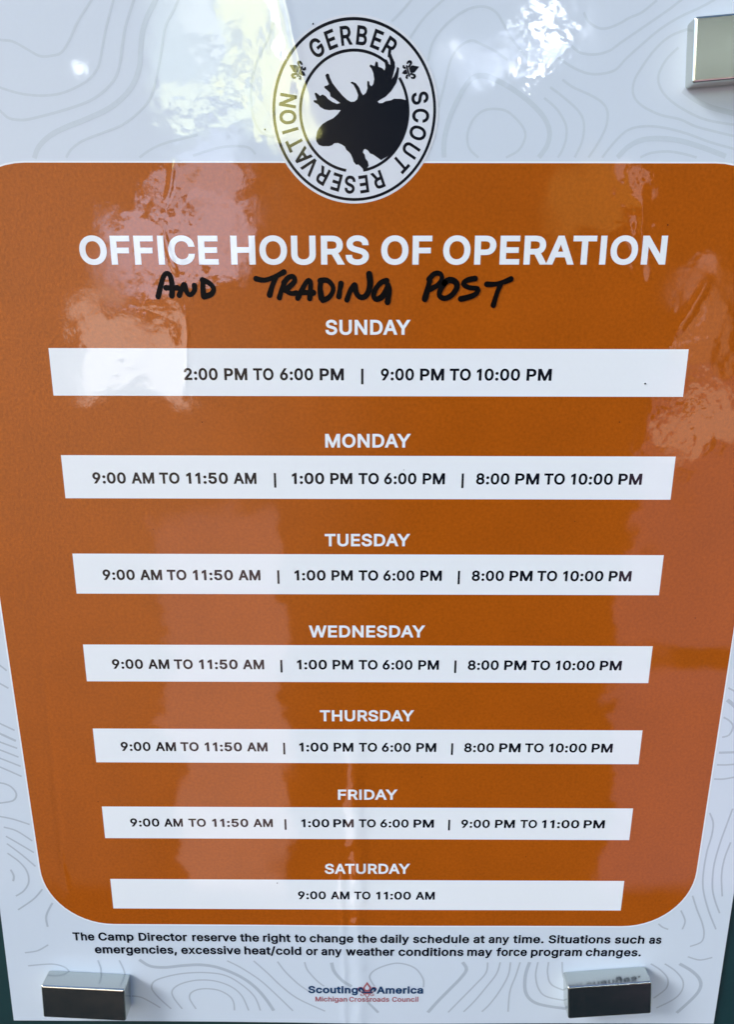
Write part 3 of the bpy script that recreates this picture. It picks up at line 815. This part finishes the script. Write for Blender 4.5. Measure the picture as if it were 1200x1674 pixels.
FRI_W = [('9:00', 213.3, 260.7), ('AM', 268.3, 299), ('TO', 308.3, 336.7), ('11:50', 347.3, 406), ('AM', 414, 446), ('|', 466.7, 0),
         ('1:00', 492.7, 538.3), ('PM', 545, 578.3), ('TO', 586.7, 614.3), ('6:00', 621.7, 668), ('PM', 676, 709.3), ('|', 734.3, 0),
         ('9:00', 754, 800.7), ('PM', 809.3, 841.7), ('TO', 850.7, 878), ('11:00', 886, 947), ('PM', 954.3, 988.7)]
SAT_W = [('9:00', 487.3, 532.7), ('AM', 540.7, 571.3), ('TO', 579, 605.7), ('11:00', 615, 671.7), ('AM', 679.3, 710.7)]
ROWS = [(SUN_W, 621.9, 602.3, 0), (WEEK_W, 791.5, 773.2, 1), (WEEK_W, 791.5, 773.2, 2), (WEEK_W, 791.5, 773.2, 3), (WEEK_W, 791.5, 773.2, 4),
        (FRI_W, 1352.6, 1339.3, 5), (SAT_W, 1470, 1457.2, 6)]
for words, yb, yt, i in ROWS:
    bar = link('time_bar', *grid_sheet(dense([(-74.55, BAR_BOT[i]), (74.0, BAR_BOT[i]), (74.0, BAR_TOP[i]), (-74.45, BAR_TOP[i])], 4), H_BAR, 5.0),
               WHITE, panel, True)
    bar['label'] = 'white bar with the ' + DAYS[i][0].capitalize() + ' hours'
    t = Flat()
    src = 1 if words is WEEK_W else i
    shift = (BAR_TOP[i] + BAR_BOT[i]) / 2 - (BAR_TOP[src] + BAR_BOT[src]) / 2
    for w, a, b in words:
        x0, z0 = at(a, yb)
        cap = at(a, yt)[1] - z0
        z0 = at(600, yb)[1]
        z0 += shift
        if w == '|':
            t.poly([[(x0 - 0.27, z0 - cap * 0.33), (x0 + 0.27, z0 - cap * 0.33), (x0 + 0.27, z0 + cap * 0.98), (x0 - 0.27, z0 + cap * 0.98)]], H_TEXT)
        else:
            word(t, w, x0, at(b, yb)[0], z0, cap, 27, H_TEXT)
    t.build('hours_lettering', NAVY, bar)

# handwriting in black marker
A_, B_ = (240, 430), (540, 430)
PEN = [
    (A_, [(68, 205), (82, 145), (100, 85), (118, 64), (138, 72), (150, 110), (154, 155), (152, 200)]), (A_, [(116, 152), (185, 152)]),
    (A_, [(198, 197), (212, 160), (228, 135)]), (A_, [(230, 135), (240, 170), (255, 193), (275, 190), (291, 165), (290, 138)]),
    (A_, [(345, 108), (342, 150), (348, 203)]), (A_, [(340, 104), (380, 122), (408, 155), (395, 190), (350, 206)]),
    (A_, [(668, 96), (720, 105), (785, 84), (840, 55)]), (A_, [(790, 85), (768, 140), (752, 195)]),
    (A_, [(845, 115), (825, 165), (812, 212)]), (A_, [(840, 120), (868, 88), (898, 84), (905, 112), (872, 148), (845, 165)]),
    (A_, [(848, 165), (880, 186), (915, 184)]),
    (A_, [(925, 215), (955, 155), (985, 108), (1002, 115), (1003, 160), (998, 217)]), (A_, [(945, 180), (1020, 182)]),
    (A_, [(1066, 112), (1062, 160), (1070, 215)]), (A_, [(1062, 108), (1105, 106), (1138, 140), (1138, 180), (1110, 215), (1078, 228)]),
    (B_, [(65, 125), (52, 205)]),
    (B_, [(102, 225), (122, 170), (148, 137)]), (B_, [(150, 138), (158, 180), (180, 208), (212, 205), (236, 170), (244, 120), (238, 68)]),
    (B_, [(345, 108), (308, 122), (275, 165), (266, 205), (285, 222), (322, 202), (352, 150)]), (B_, [(352, 135), (363, 170), (350, 240)]),
    (B_, [(610, 110), (595, 165), (580, 220)]), (B_, [(605, 100), (638, 66), (675, 66), (684, 100), (655, 138), (612, 160)]),
    (B_, [(702, 122), (675, 165), (670, 200), (700, 217), (745, 197), (776, 150), (766, 115), (730, 104), (702, 122)]),
    (B_, [(888, 95), (842, 104), (815, 128), (850, 150), (905, 158), (892, 190), (845, 210), (800, 220)]),
    (B_, [(960, 130), (1010, 130), (1060, 118), (1108, 98)]), (B_, [(1045, 128), (1020, 190), (1000, 258)]),
]
t = Flat()
for i, ((ox, oy), pts) in enumerate(PEN):
    w = random.uniform(0.93, 1.08)
    t.ribbon([at(ox + x / 3.75, oy + y / 3.75) for x, y in pts], 1.24, H_PEN + 0.003 * i,
             taper=lambda s, w=w: w * (1.0 + 0.10 * math.sin(5 * s + w * 9)))
pen = t.build('handwriting', MARKER, poster)
pen['label'] = 'black marker words AND TRADING POST written under the title'

# ---------------------------------------------------------------- round emblem
EC = (-3.3, 47.3)
emblem = link('round_emblem', *grid_sheet(circle(*EC, 17.95, 110), H_BAR, 4.0), EMBLEM, poster, True)
t = Flat()
t.ring(*EC, 16.83, 17.42, H_TEXT)
t.ring(*EC, 11.18, 11.76, H_TEXT, math.radians(-80.5), math.radians(34), 60)
t.ring(*EC, 11.18, 11.76, H_TEXT, math.radians(52), math.radians(261), 90)
t.build('emblem_ring', NAVY, emblem)
E0 = (440.0, 20.0)
S0 = 4.2857


def e_at(x, y):
    return at(E0[0] + x / S0, E0[1] + y / S0)


CHARS = [('G', 335, 255), ('E', 436, 205), ('R', 540, 172), ('B', 650, 166), ('E', 755, 195), ('R', 848, 245),
         ('S', 1060, 600), ('C', 1062, 725), ('O', 1040, 845), ('U', 992, 965), ('T', 922, 1062),
         ('R', 757, 1160), ('E', 662, 1195), ('S', 567, 1200), ('E', 474, 1180), ('R', 378, 1135), ('V', 285, 1080), ('A', 240, 1005),
         ('T', 178, 922), ('I', 147, 830), ('O', 132, 735), ('N', 130, 620)]
t = Flat()
for ch, x, y in CHARS:
    px_, pz_ = e_at(x, y)
    a = math.atan2(pz_ - EC[1], px_ - EC[0])
    items, xa, xb = outline_word(ch, 22)
    cap, r = 3.55, 14.2
    s = cap / (CAP + 44)
    ca, sa = math.cos(a - math.pi / 2), math.sin(a - math.pi / 2)
    mid = (xa + xb) / 2
    cx, cz = EC[0] + r * math.cos(a), EC[1] + r * math.sin(a)

    def tr(p):
        u, v = (p[0] - mid) * s * 0.86, (p[1] - CAP / 2) * s
        return (cx + u * ca - v * sa, cz + u * sa + v * ca)
    for g in items:
        add_glyph(t, [[tr(p) for p in L] for L in g], H_TEXT)
t.build('emblem_lettering', NAVY, emblem)

FLEUR = [[(0, .52), (.09, .36), (.19, .18), (.17, .04), (.10, -.06), (-.10, -.06), (-.17, .04), (-.19, .18), (-.09, .36)],
         [(.12, -.06), (.20, .08), (.30, .20), (.42, .20), (.50, .08), (.46, -.06), (.37, -.12), (.33, -.05), (.38, .02), (.33, .07), (.27, .00), (.22, -.10)],
         [(-.30, -.10), (-.30, -.19), (.30, -.19), (.30, -.10)],
         [(0, -.52), (-.10, -.38), (-.12, -.21), (.12, -.21), (.10, -.38)],
         [(.14, -.21), (.17, -.33), (.27, -.40), (.37, -.34), (.34, -.25), (.26, -.28), (.25, -.21)]]
FLEUR += [[(-x, z) for x, z in reversed(FLEUR[1])], [(-x, z) for x, z in reversed(FLEUR[4])]]


def fleur(flat, cx, cz, size, ang, h, shapes=None, grow=1.0):
    c, s = math.cos(ang), math.sin(ang)
    for i, L in enumerate(FLEUR):
        if shapes and i not in shapes:
            continue
        mx, mz = sum(p[0] for p in L) / len(L), sum(p[1] for p in L) / len(L)
        Q = [((mx + (x - mx) * grow) * size, (mz + (z - mz) * grow) * size) for x, z in L]
        flat.poly([[(cx + x * c - z * s, cz + x * s + z * c) for x, z in Q]], h + 0.006 * i)


for x, y in ((992, 405), (197, 407)):
    t = Flat()
    fx, fz = e_at(x, y)
    a = math.atan2(fz - EC[1], fx - EC[0])
    fleur(t, EC[0] + 14.2 * math.cos(a), EC[1] + 14.2 * math.sin(a), 3.7, a - math.pi / 2 - (0.25 if x > 500 else -0.05), H_TEXT)
    t.build('emblem_fleur', NAVY, emblem)

MOOSE = [(380, 668), (350, 708), (300, 755), (235, 785), (180, 820), (145, 860), (122, 905), (110, 970), (115, 1010), (140, 1045), (180, 1060),
         (250, 1060), (285, 1050), (310, 1028), (350, 1025), (395, 1045), (425, 1065), (440, 1100), (470, 1125), (490, 1150), (510, 1195),
         (520, 1230), (550, 1265), (570, 1258), (590, 1275), (615, 1300), (648, 1335), (665, 1300), (685, 1275), (675, 1225), (650, 1195),
         (640, 1150), (620, 1125), (630, 1100), (645, 1090), (675, 1105), (700, 1140), (730, 1150), (775, 1180), (820, 1212), (900, 1165),
         (980, 1085), (1040, 995), (1085, 890), (1112, 770), (1118, 650), (1106, 560), (1080, 555), (1040, 545), (960, 543), (930, 560),
         (870, 570), (835, 590), (800, 592), (780, 575), (810, 555), (870, 520), (930, 460), (985, 375), (1005, 310), (1018, 210), (995, 195),
         (985, 240), (960, 300), (935, 335), (950, 290), (972, 200), (970, 150), (945, 95), (930, 55), (905, 60), (905, 95), (918, 130),
         (922, 178), (900, 160), (885, 120), (860, 112), (860, 150), (868, 200), (858, 235), (830, 210), (790, 195), (785, 150), (765, 135),
         (755, 160), (750, 190), (705, 170), (692, 190), (715, 215), (735, 265), (745, 330), (735, 385), (715, 408), (695, 390), (690, 355),
         (670, 350), (668, 400), (672, 430), (655, 480), (625, 505), (605, 480), (580, 420), (545, 375), (505, 357), (485, 370), (520, 395),
         (550, 450), (570, 505), (560, 550), (530, 575), (490, 578), (450, 555), (400, 510), (340, 440), (290, 375), (262, 315), (250, 275),
         (230, 270), (212, 290), (225, 330), (250, 385), (235, 400), (205, 405), (200, 425), (235, 455), (262, 480), (268, 520), (310, 545),
         (345, 570), (375, 590), (340, 600), (290, 580), (245, 550), (215, 515), (180, 497), (155, 515), (135, 495), (105, 475), (95, 490),
         (110, 530), (120, 560), (85, 560), (85, 580), (130, 605), (155, 635), (200, 660), (250, 668), (320, 664)]
t = Flat()
t.poly([[at(500 + x / 6.6667, 80 + y / 6.6667) for x, y in MOOSE]], H_TEXT + 0.01)
t.build('moose_head', NAVY, emblem)

# ---------------------------------------------------------------- footer
t = Flat()
LINE1 = [('The', 22, 106), ('Camp', 122, 260), ('Director', 280, 470), ('reserve', 490, 663), ('the', 678, 752), ('right', 768, 876),
         ('to', 892, 936), ('change', 951, 1122), ('the', 1138, 1214), ('daily', 1228, 1341), ('schedule', 1356, 1576), ('at', 1593, 1638),
         ('any', 1653, 1733), ('time.', 1749, 1869), ('Situations', 1888, 2131), ('such', 2148, 2264), ('as', 2283, 2331)]
LINE2 = [('emergencies,', 108, 430), ('excessive', 447, 680), ('heat/cold', 695, 918), ('or', 937, 983), ('any', 997, 1077), ('weather', 1093, 1283),
         ('conditions', 1299, 1554), ('may', 1569, 1667), ('force', 1683, 1803), ('program', 1819, 2019), ('changes.', 2034, 2251)]
for words, ya, yb_ in ((LINE1, 1537.3, 1542.8), (LINE2, 1558.2, 1563.6)):
    for w, a, b in words:
        xa, xb = 110 + a / 2.4, 110 + b / 2.4
        y0, y1 = (ya + (yb_ - ya) * (x - 118) / 960 for x in (xa, xb))
        px_word(t, w, xa, xb, y0, y0 - 13.2, 24, H_TEXT, y1)
t.build('footer_note', NAVY, poster)

logo = bpy.data.objects.new('council_logo', None)
col.objects.link(logo)
logo.parent = poster
t = Flat()
px_word(t, 'Scouting', 504, 585, 1622, 1610.4, 30, H_TEXT)
px_word(t, 'America', 615.6, 691.6, 1622.3, 1610.6, 30, H_TEXT)
t.build('logo_lettering', LOGO_BLUE, logo)
t = Flat()
for w, a, b in (('Michigan', 178, 437), ('Crossroads', 455, 780), ('Council', 805, 1018)):
    px_word(t, w, 480 + a / 5, 480 + b / 5, 1635.4, 1627.6, 14, H_TEXT)
t.build('council_lettering', LOGO_RED, logo)
fx, fz = at(600.2, 1616.5)
t = Flat()
fleur(t, fx, fz, 5.6, 0.0, H_TEXT, grow=1.12)
ff = t.build('logo_fleur', LOGO_RED, logo)
t = Flat()
fleur(t, fx, fz, 5.6, 0.0, H_TEXT + 0.05, shapes=(1, 2, 5), grow=0.98)
t.build('fleur_filling', LOGO_BLUE, ff)
t = Flat()
fleur(t, fx, fz, 5.6, 0.0, H_TEXT + 0.05, shapes=(0, 3, 4, 6), grow=0.62)
t.build('fleur_lining', PAPER, ff)

# specks of grit on the film
for x, y, r in ((1055, 627, 0.26), (433, 212, 0.22), (1092, 368, 0.16), (512, 40, 0.22), (660, 768, 0.13), (453, 1443, 0.2), (160, 1310, 0.15), (745, 1545, 0.14), (940, 852, 0.12),
                (1137, 1010, 0.14), (330, 690, 0.12), (860, 1400, 0.13), (1013, 690, 0.15), (250, 865, 0.11), (690, 1270, 0.12)):
    t = Flat()
    cx, cz = at(x, y)
    t.poly([[(cx + r * random.uniform(0.6, 1.1) * math.cos(a * 0.7), cz + r * random.uniform(0.6, 1.1) * math.sin(a * 0.7)) for a in range(9)]], H_PEN + 0.1)
    t.build('grit_speck', NAVY, poster)

# ---------------------------------------------------------------- printed contour lines
n_, k_ = 0.50, 1.05      # thin and thick line, mm
HEADER = [
    ((0, 0, 4.0), [
        (n_, [(-60, 250), (0, 262), (80, 272), (170, 320), (260, 368), (340, 365), (400, 345), (450, 270), (500, 160), (560, 60), (610, -10)]),
        (n_, [(-40, 560), (100, 605), (200, 622), (300, 625), (400, 610), (500, 570), (580, 520), (640, 440), (665, 330), (690, 200), (720, 80), (750, -20)]),
        (0.55, [(-30, 700), (20, 745), (60, 775), (150, 785), (250, 765), (400, 725), (550, 675), (650, 620), (740, 530), (780, 430), (800, 290), (820, 180), (850, 80), (885, -20)]),
        (k_, [(220, 1035), (250, 960), (320, 890), (420, 835), (560, 780), (700, 715), (800, 640), (870, 550), (910, 440), (920, 320), (930, 220), (960, 120), (1000, 40), (1030, -20)]),
        (n_, [(430, 1030), (460, 980), (540, 920), (680, 865), (800, 815), (900, 740), (970, 660), (1010, 560), (1040, 420), (1060, 300), (1080, 180), (1130, 80), (1180, -20)]),
        (n_, [(910, 1030), (980, 980), (1080, 935), (1200, 905), (1290, 880)])]),
    ((240, 0, 4.0), [
        (n_, [(300, 1018), (400, 985), (500, 960), (600, 955), (670, 968), (710, 1008)]),
        (n_, [(800, -20), (822, 100), (805, 220), (720, 400), (680, 560), (685, 720), (720, 830), (780, 885), (835, 890)])]),
    ((640, 0, 4.0), [
        (n_, [(0, 140), (60, 80), (140, -10)]), (n_, [(120, 250), (160, 190), (230, 100), (350, -10)]),
        (n_, [(240, 400), (265, 290), (330, 190), (430, 100), (530, 50), (620, 45), (690, 85), (730, 150), (780, 240), (850, 330), (900, 400)]),
        (n_, [(310, 700), (350, 540), (385, 400), (440, 310), (520, 265), (580, 285), (680, 335), (760, 390)]),
        (k_, [(345, 1030), (345, 920), (375, 790), (420, 680), (480, 570), (540, 505), (620, 497), (720, 540), (820, 600), (920, 680), (1000, 770), (1035, 860), (1020, 950), (965, 1030)]),
        (n_, [(570, 1030), (510, 970), (497, 880), (530, 790), (590, 730), (660, 712), (750, 725), (830, 790), (875, 860), (870, 920), (830, 985), (750, 1030)]),
        (n_, [(1000, 640), (1080, 710), (1140, 810), (1145, 900), (1120, 980), (1090, 1030)])]),
    ((900, 0, 4.0), [
        (n_, [(220, 80), (250, 140), (310, 180), (370, 185), (450, 155), (520, 115), (600, 80), (700, 0)]),
        (n_, [(140, 300), (200, 345), (300, 355), (390, 330), (460, 280), (540, 225), (650, 150), (780, 60), (870, -10)]),
        (n_, [(30, 350), (100, 410), (200, 465), (300, 485), (420, 460), (500, 380), (600, 290), (720, 190), (850, 110), (980, 50), (1090, -10)]),
        (n_, [(80, 520), (150, 570), (260, 620), (340, 670), (375, 730), (365, 830), (310, 940), (250, 1030)]),
        (n_, [(0, 570), (80, 630), (180, 720), (220, 800), (210, 920), (160, 1030)]),
        (n_, [(900, 190), (780, 240), (680, 330), (600, 440), (550, 530), (545, 620), (600, 690), (720, 750), (850, 780), (950, 825), (1080, 860), (1230, 895)]),
        (n_, [(840, 310), (760, 390), (710, 490), (720, 570), (780, 650), (900, 730), (1030, 785), (1230, 820)]),
        (k_, [(870, 590), (950, 650), (1050, 700), (1230, 748)]),
        (n_, [(340, 1030), (420, 930), (510, 850), (620, 825), (750, 835), (900, 875), (1050, 930), (1230, 980)]),
        (k_, [(440, 1030), (510, 960), (600, 915), (720, 905), (850, 920), (1000, 965), (1150, 1022)]),
        (n_, [(590, 1030), (660, 1000), (770, 990), (870, 1005), (960, 1030)])]),
]
MARGIN = [
    ((200, 1560, 3.3333), [
        (k_, [(90, 30), (150, 65), (230, 72), (330, 62), (430, 58), (530, 75), (640, 120), (720, 175), (780, 240), (825, 305)]),
        (n_, [(265, 298), (200, 240), (160, 190), (170, 150), (230, 125), (330, 105), (450, 100), (560, 115), (650, 165), (720, 230), (752, 305)]),
        (n_, [(325, 298), (280, 240), (270, 200), (310, 165), (400, 142), (500, 145), (590, 175), (650, 225), (688, 305)]),
        (n_, [(400, 298), (365, 240), (380, 205), (440, 188), (520, 195), (580, 225), (605, 260), (610, 305)]),
        (n_, [(570, 35), (650, 75), (750, 140), (830, 210), (930, 305)]), (n_, [(715, 35), (790, 100), (870, 175), (960, 240), (1105, 305)]),
        (n_, [(845, 38), (890, 95), (960, 160), (1020, 200)]), (n_, [(993, 40), (1010, 85), (1060, 140), (1100, 170)]),
        (k_, [(1140, 42), (1155, 90), (1200, 140), (1250, 170)]), (n_, [(50, 228), (100, 235), (160, 265), (205, 292)])]),
    ((560, 1560, 3.158), [
        (n_, [(165, 160), (140, 110), (180, 70), (280, 42), (370, 65), (415, 120), (418, 165)]), (0.8, [(130, 240), (185, 295)]),
        (k_, [(620, 38), (640, 75), (610, 120), (550, 180), (490, 240), (440, 295)]), (n_, [(750, 40), (740, 95), (680, 160), (600, 240), (545, 295)]),
        (n_, [(815, 40), (795, 100), (740, 170), (680, 240), (625, 293)]), (n_, [(868, 40), (855, 110), (810, 190), (760, 255), (720, 293)]),
        (n_, [(918, 40), (895, 110), (865, 190), (855, 295)]), (k_, [(967, 40), (945, 110), (945, 190), (980, 240), (1050, 265), (1190, 285)]),
        (n_, [(1010, 40), (998, 110), (1015, 180), (1060, 220), (1190, 245)]), (n_, [(1065, 40), (1060, 100), (1085, 160), (1190, 200)]),
        (n_, [(1135, 40), (1140, 110), (1160, 150)])]),
    ((1060, 1290, 4.357), [
        (n_, [(440, 170), (465, 240), (455, 330), (420, 450), (395, 600), (395, 720), (430, 860), (485, 1000)]),
        (n_, [(605, 140), (560, 260), (510, 400), (470, 550), (460, 700), (480, 800), (512, 885)]), (n_, [(590, 380), (545, 500), (525, 620), (530, 765)]),
        (n_, [(318, 760), (350, 860), (385, 950), (400, 1030), (380, 1090), (300, 1122)]), (n_, [(235, 865), (265, 940), (245, 1000)]),
        (n_, [(75, 960), (105, 985), (145, 1000)]), (n_, [(285, 1195), (370, 1218), (460, 1200)]),
        (k_, [(225, 1245), (310, 1295), (365, 1350), (375, 1410), (330, 1480), (205, 1595)]),
        (n_, [(120, 1245), (200, 1300), (250, 1370), (240, 1440), (180, 1500), (60, 1560)]), (n_, [(20, 1245), (90, 1290), (140, 1350), (130, 1420), (40, 1490)])]),
    ((1100, 1040, 6.44), [
        (n_, [(590, 545), (660, 582)]), (k_, [(578, 672), (640, 722), (690, 780)]), (n_, [(540, 855), (600, 890), (640, 950), (600, 1040), (525, 1065)]),
        (0.7, [(490, 1228), (690, 1222)]), (n_, [(470, 1355), (560, 1356), (690, 1348)]), (n_, [(440, 1505), (540, 1505), (690, 1478)])]),
    ((0, 1060, 6.97), [
        (n_, [(-60, 170), (0, 200), (70, 255)]), (n_, [(-60, 380), (0, 405), (90, 455)]), (n_, [(-60, 830), (0, 860), (160, 935)]),
        (0.7, [(-60, 945), (0, 975), (175, 1055)]), (n_, [(-60, 1045), (0, 1070), (190, 1140)]), (n_, [(-60, 1140), (0, 1160), (205, 1240)]),
        (n_, [(-60, 1235), (0, 1255), (230, 1345)]), (n_, [(-60, 1335), (0, 1355), (240, 1460)])]),
    ((0, 1290, 5.77), [
        (n_, [(-40, -60), (30, -52), (100, -20), (148, 45), (120, 108), (0, 132), (-40, 132)]), (n_, [(-30, 258), (0, 260), (120, 285), (275, 335)]),
        (n_, [(30, 360), (150, 395), (300, 490)]), (n_, [(50, 445), (180, 520), (315, 600)]), (n_, [(60, 515), (200, 620), (330, 730)]),
        (n_, [(65, 605), (180, 690), (250, 780), (265, 880), (220, 960), (145, 1010)]), (0.6, [(95, 760), (125, 820), (118, 870)]),
        (n_, [(395, 945), (310, 1040), (165, 1140)]), (0.6, [(490, 1075), (440, 1170), (430, 1230), (445, 1300)]), (n_, [(450, 1470), (350, 1525), (230, 1545)]),
        (n_, [(260, 1668), (400, 1655), (520, 1655), (620, 1690), (670, 1760)])]),
    ((40, 1570, 6.0), [(n_, [(715, 0), (745, 80), (745, 150)]), (n_, [(925, 0), (965, 80), (985, 150)])]),
]



def contour(name, sets, mat, k=1.0):
    t = Flat()
    i = 0
    for (ox, oy, s), curves in sets:
        for w, pts in curves:
            t.ribbon([at(ox + x / s, oy + y / s) for x, y in pts], w * k, H_LINE + 0.0002 * i, caps=False)
            i += 1
    return t.build(name, mat, poster)


contour('header_pattern', HEADER, PALE_LINE)
contour('margin_pattern', MARGIN, GREY_LINE)

# ---------------------------------------------------------------- block magnets
def magnet(x, z, ang, w, hgt, dep, label, first=None):
    o = first.copy() if first else box_mesh('block_magnet', w, dep, hgt, 0.55, NICKEL, 4)
    if first:
        col.objects.link(o)
    o.location = (x * MM, -(H_SHEET + 0.02 + relief(x, z) + dep / 2) * MM, z * MM)
    o.rotation_euler = (0, -math.radians(ang), 0)
    tag(o, label, 'magnet', 'block magnets holding the poster')
    return o


mg = magnet(-84.3, -190.2, -3.3, 24.6, 12.0, 5.2, 'dark faced nickel block magnet on the bottom left corner of the poster')
magnet(71.6, -188.1, 5.2, 24.6, 12.0, 5.2, 'dark faced nickel block magnet tilted up to the right on the bottom right corner', mg)
magnet(78.2, 58.5, 4.6, 24.6, 12.0, 3.7, 'pale shining nickel block magnet beside the emblem in the top right corner')
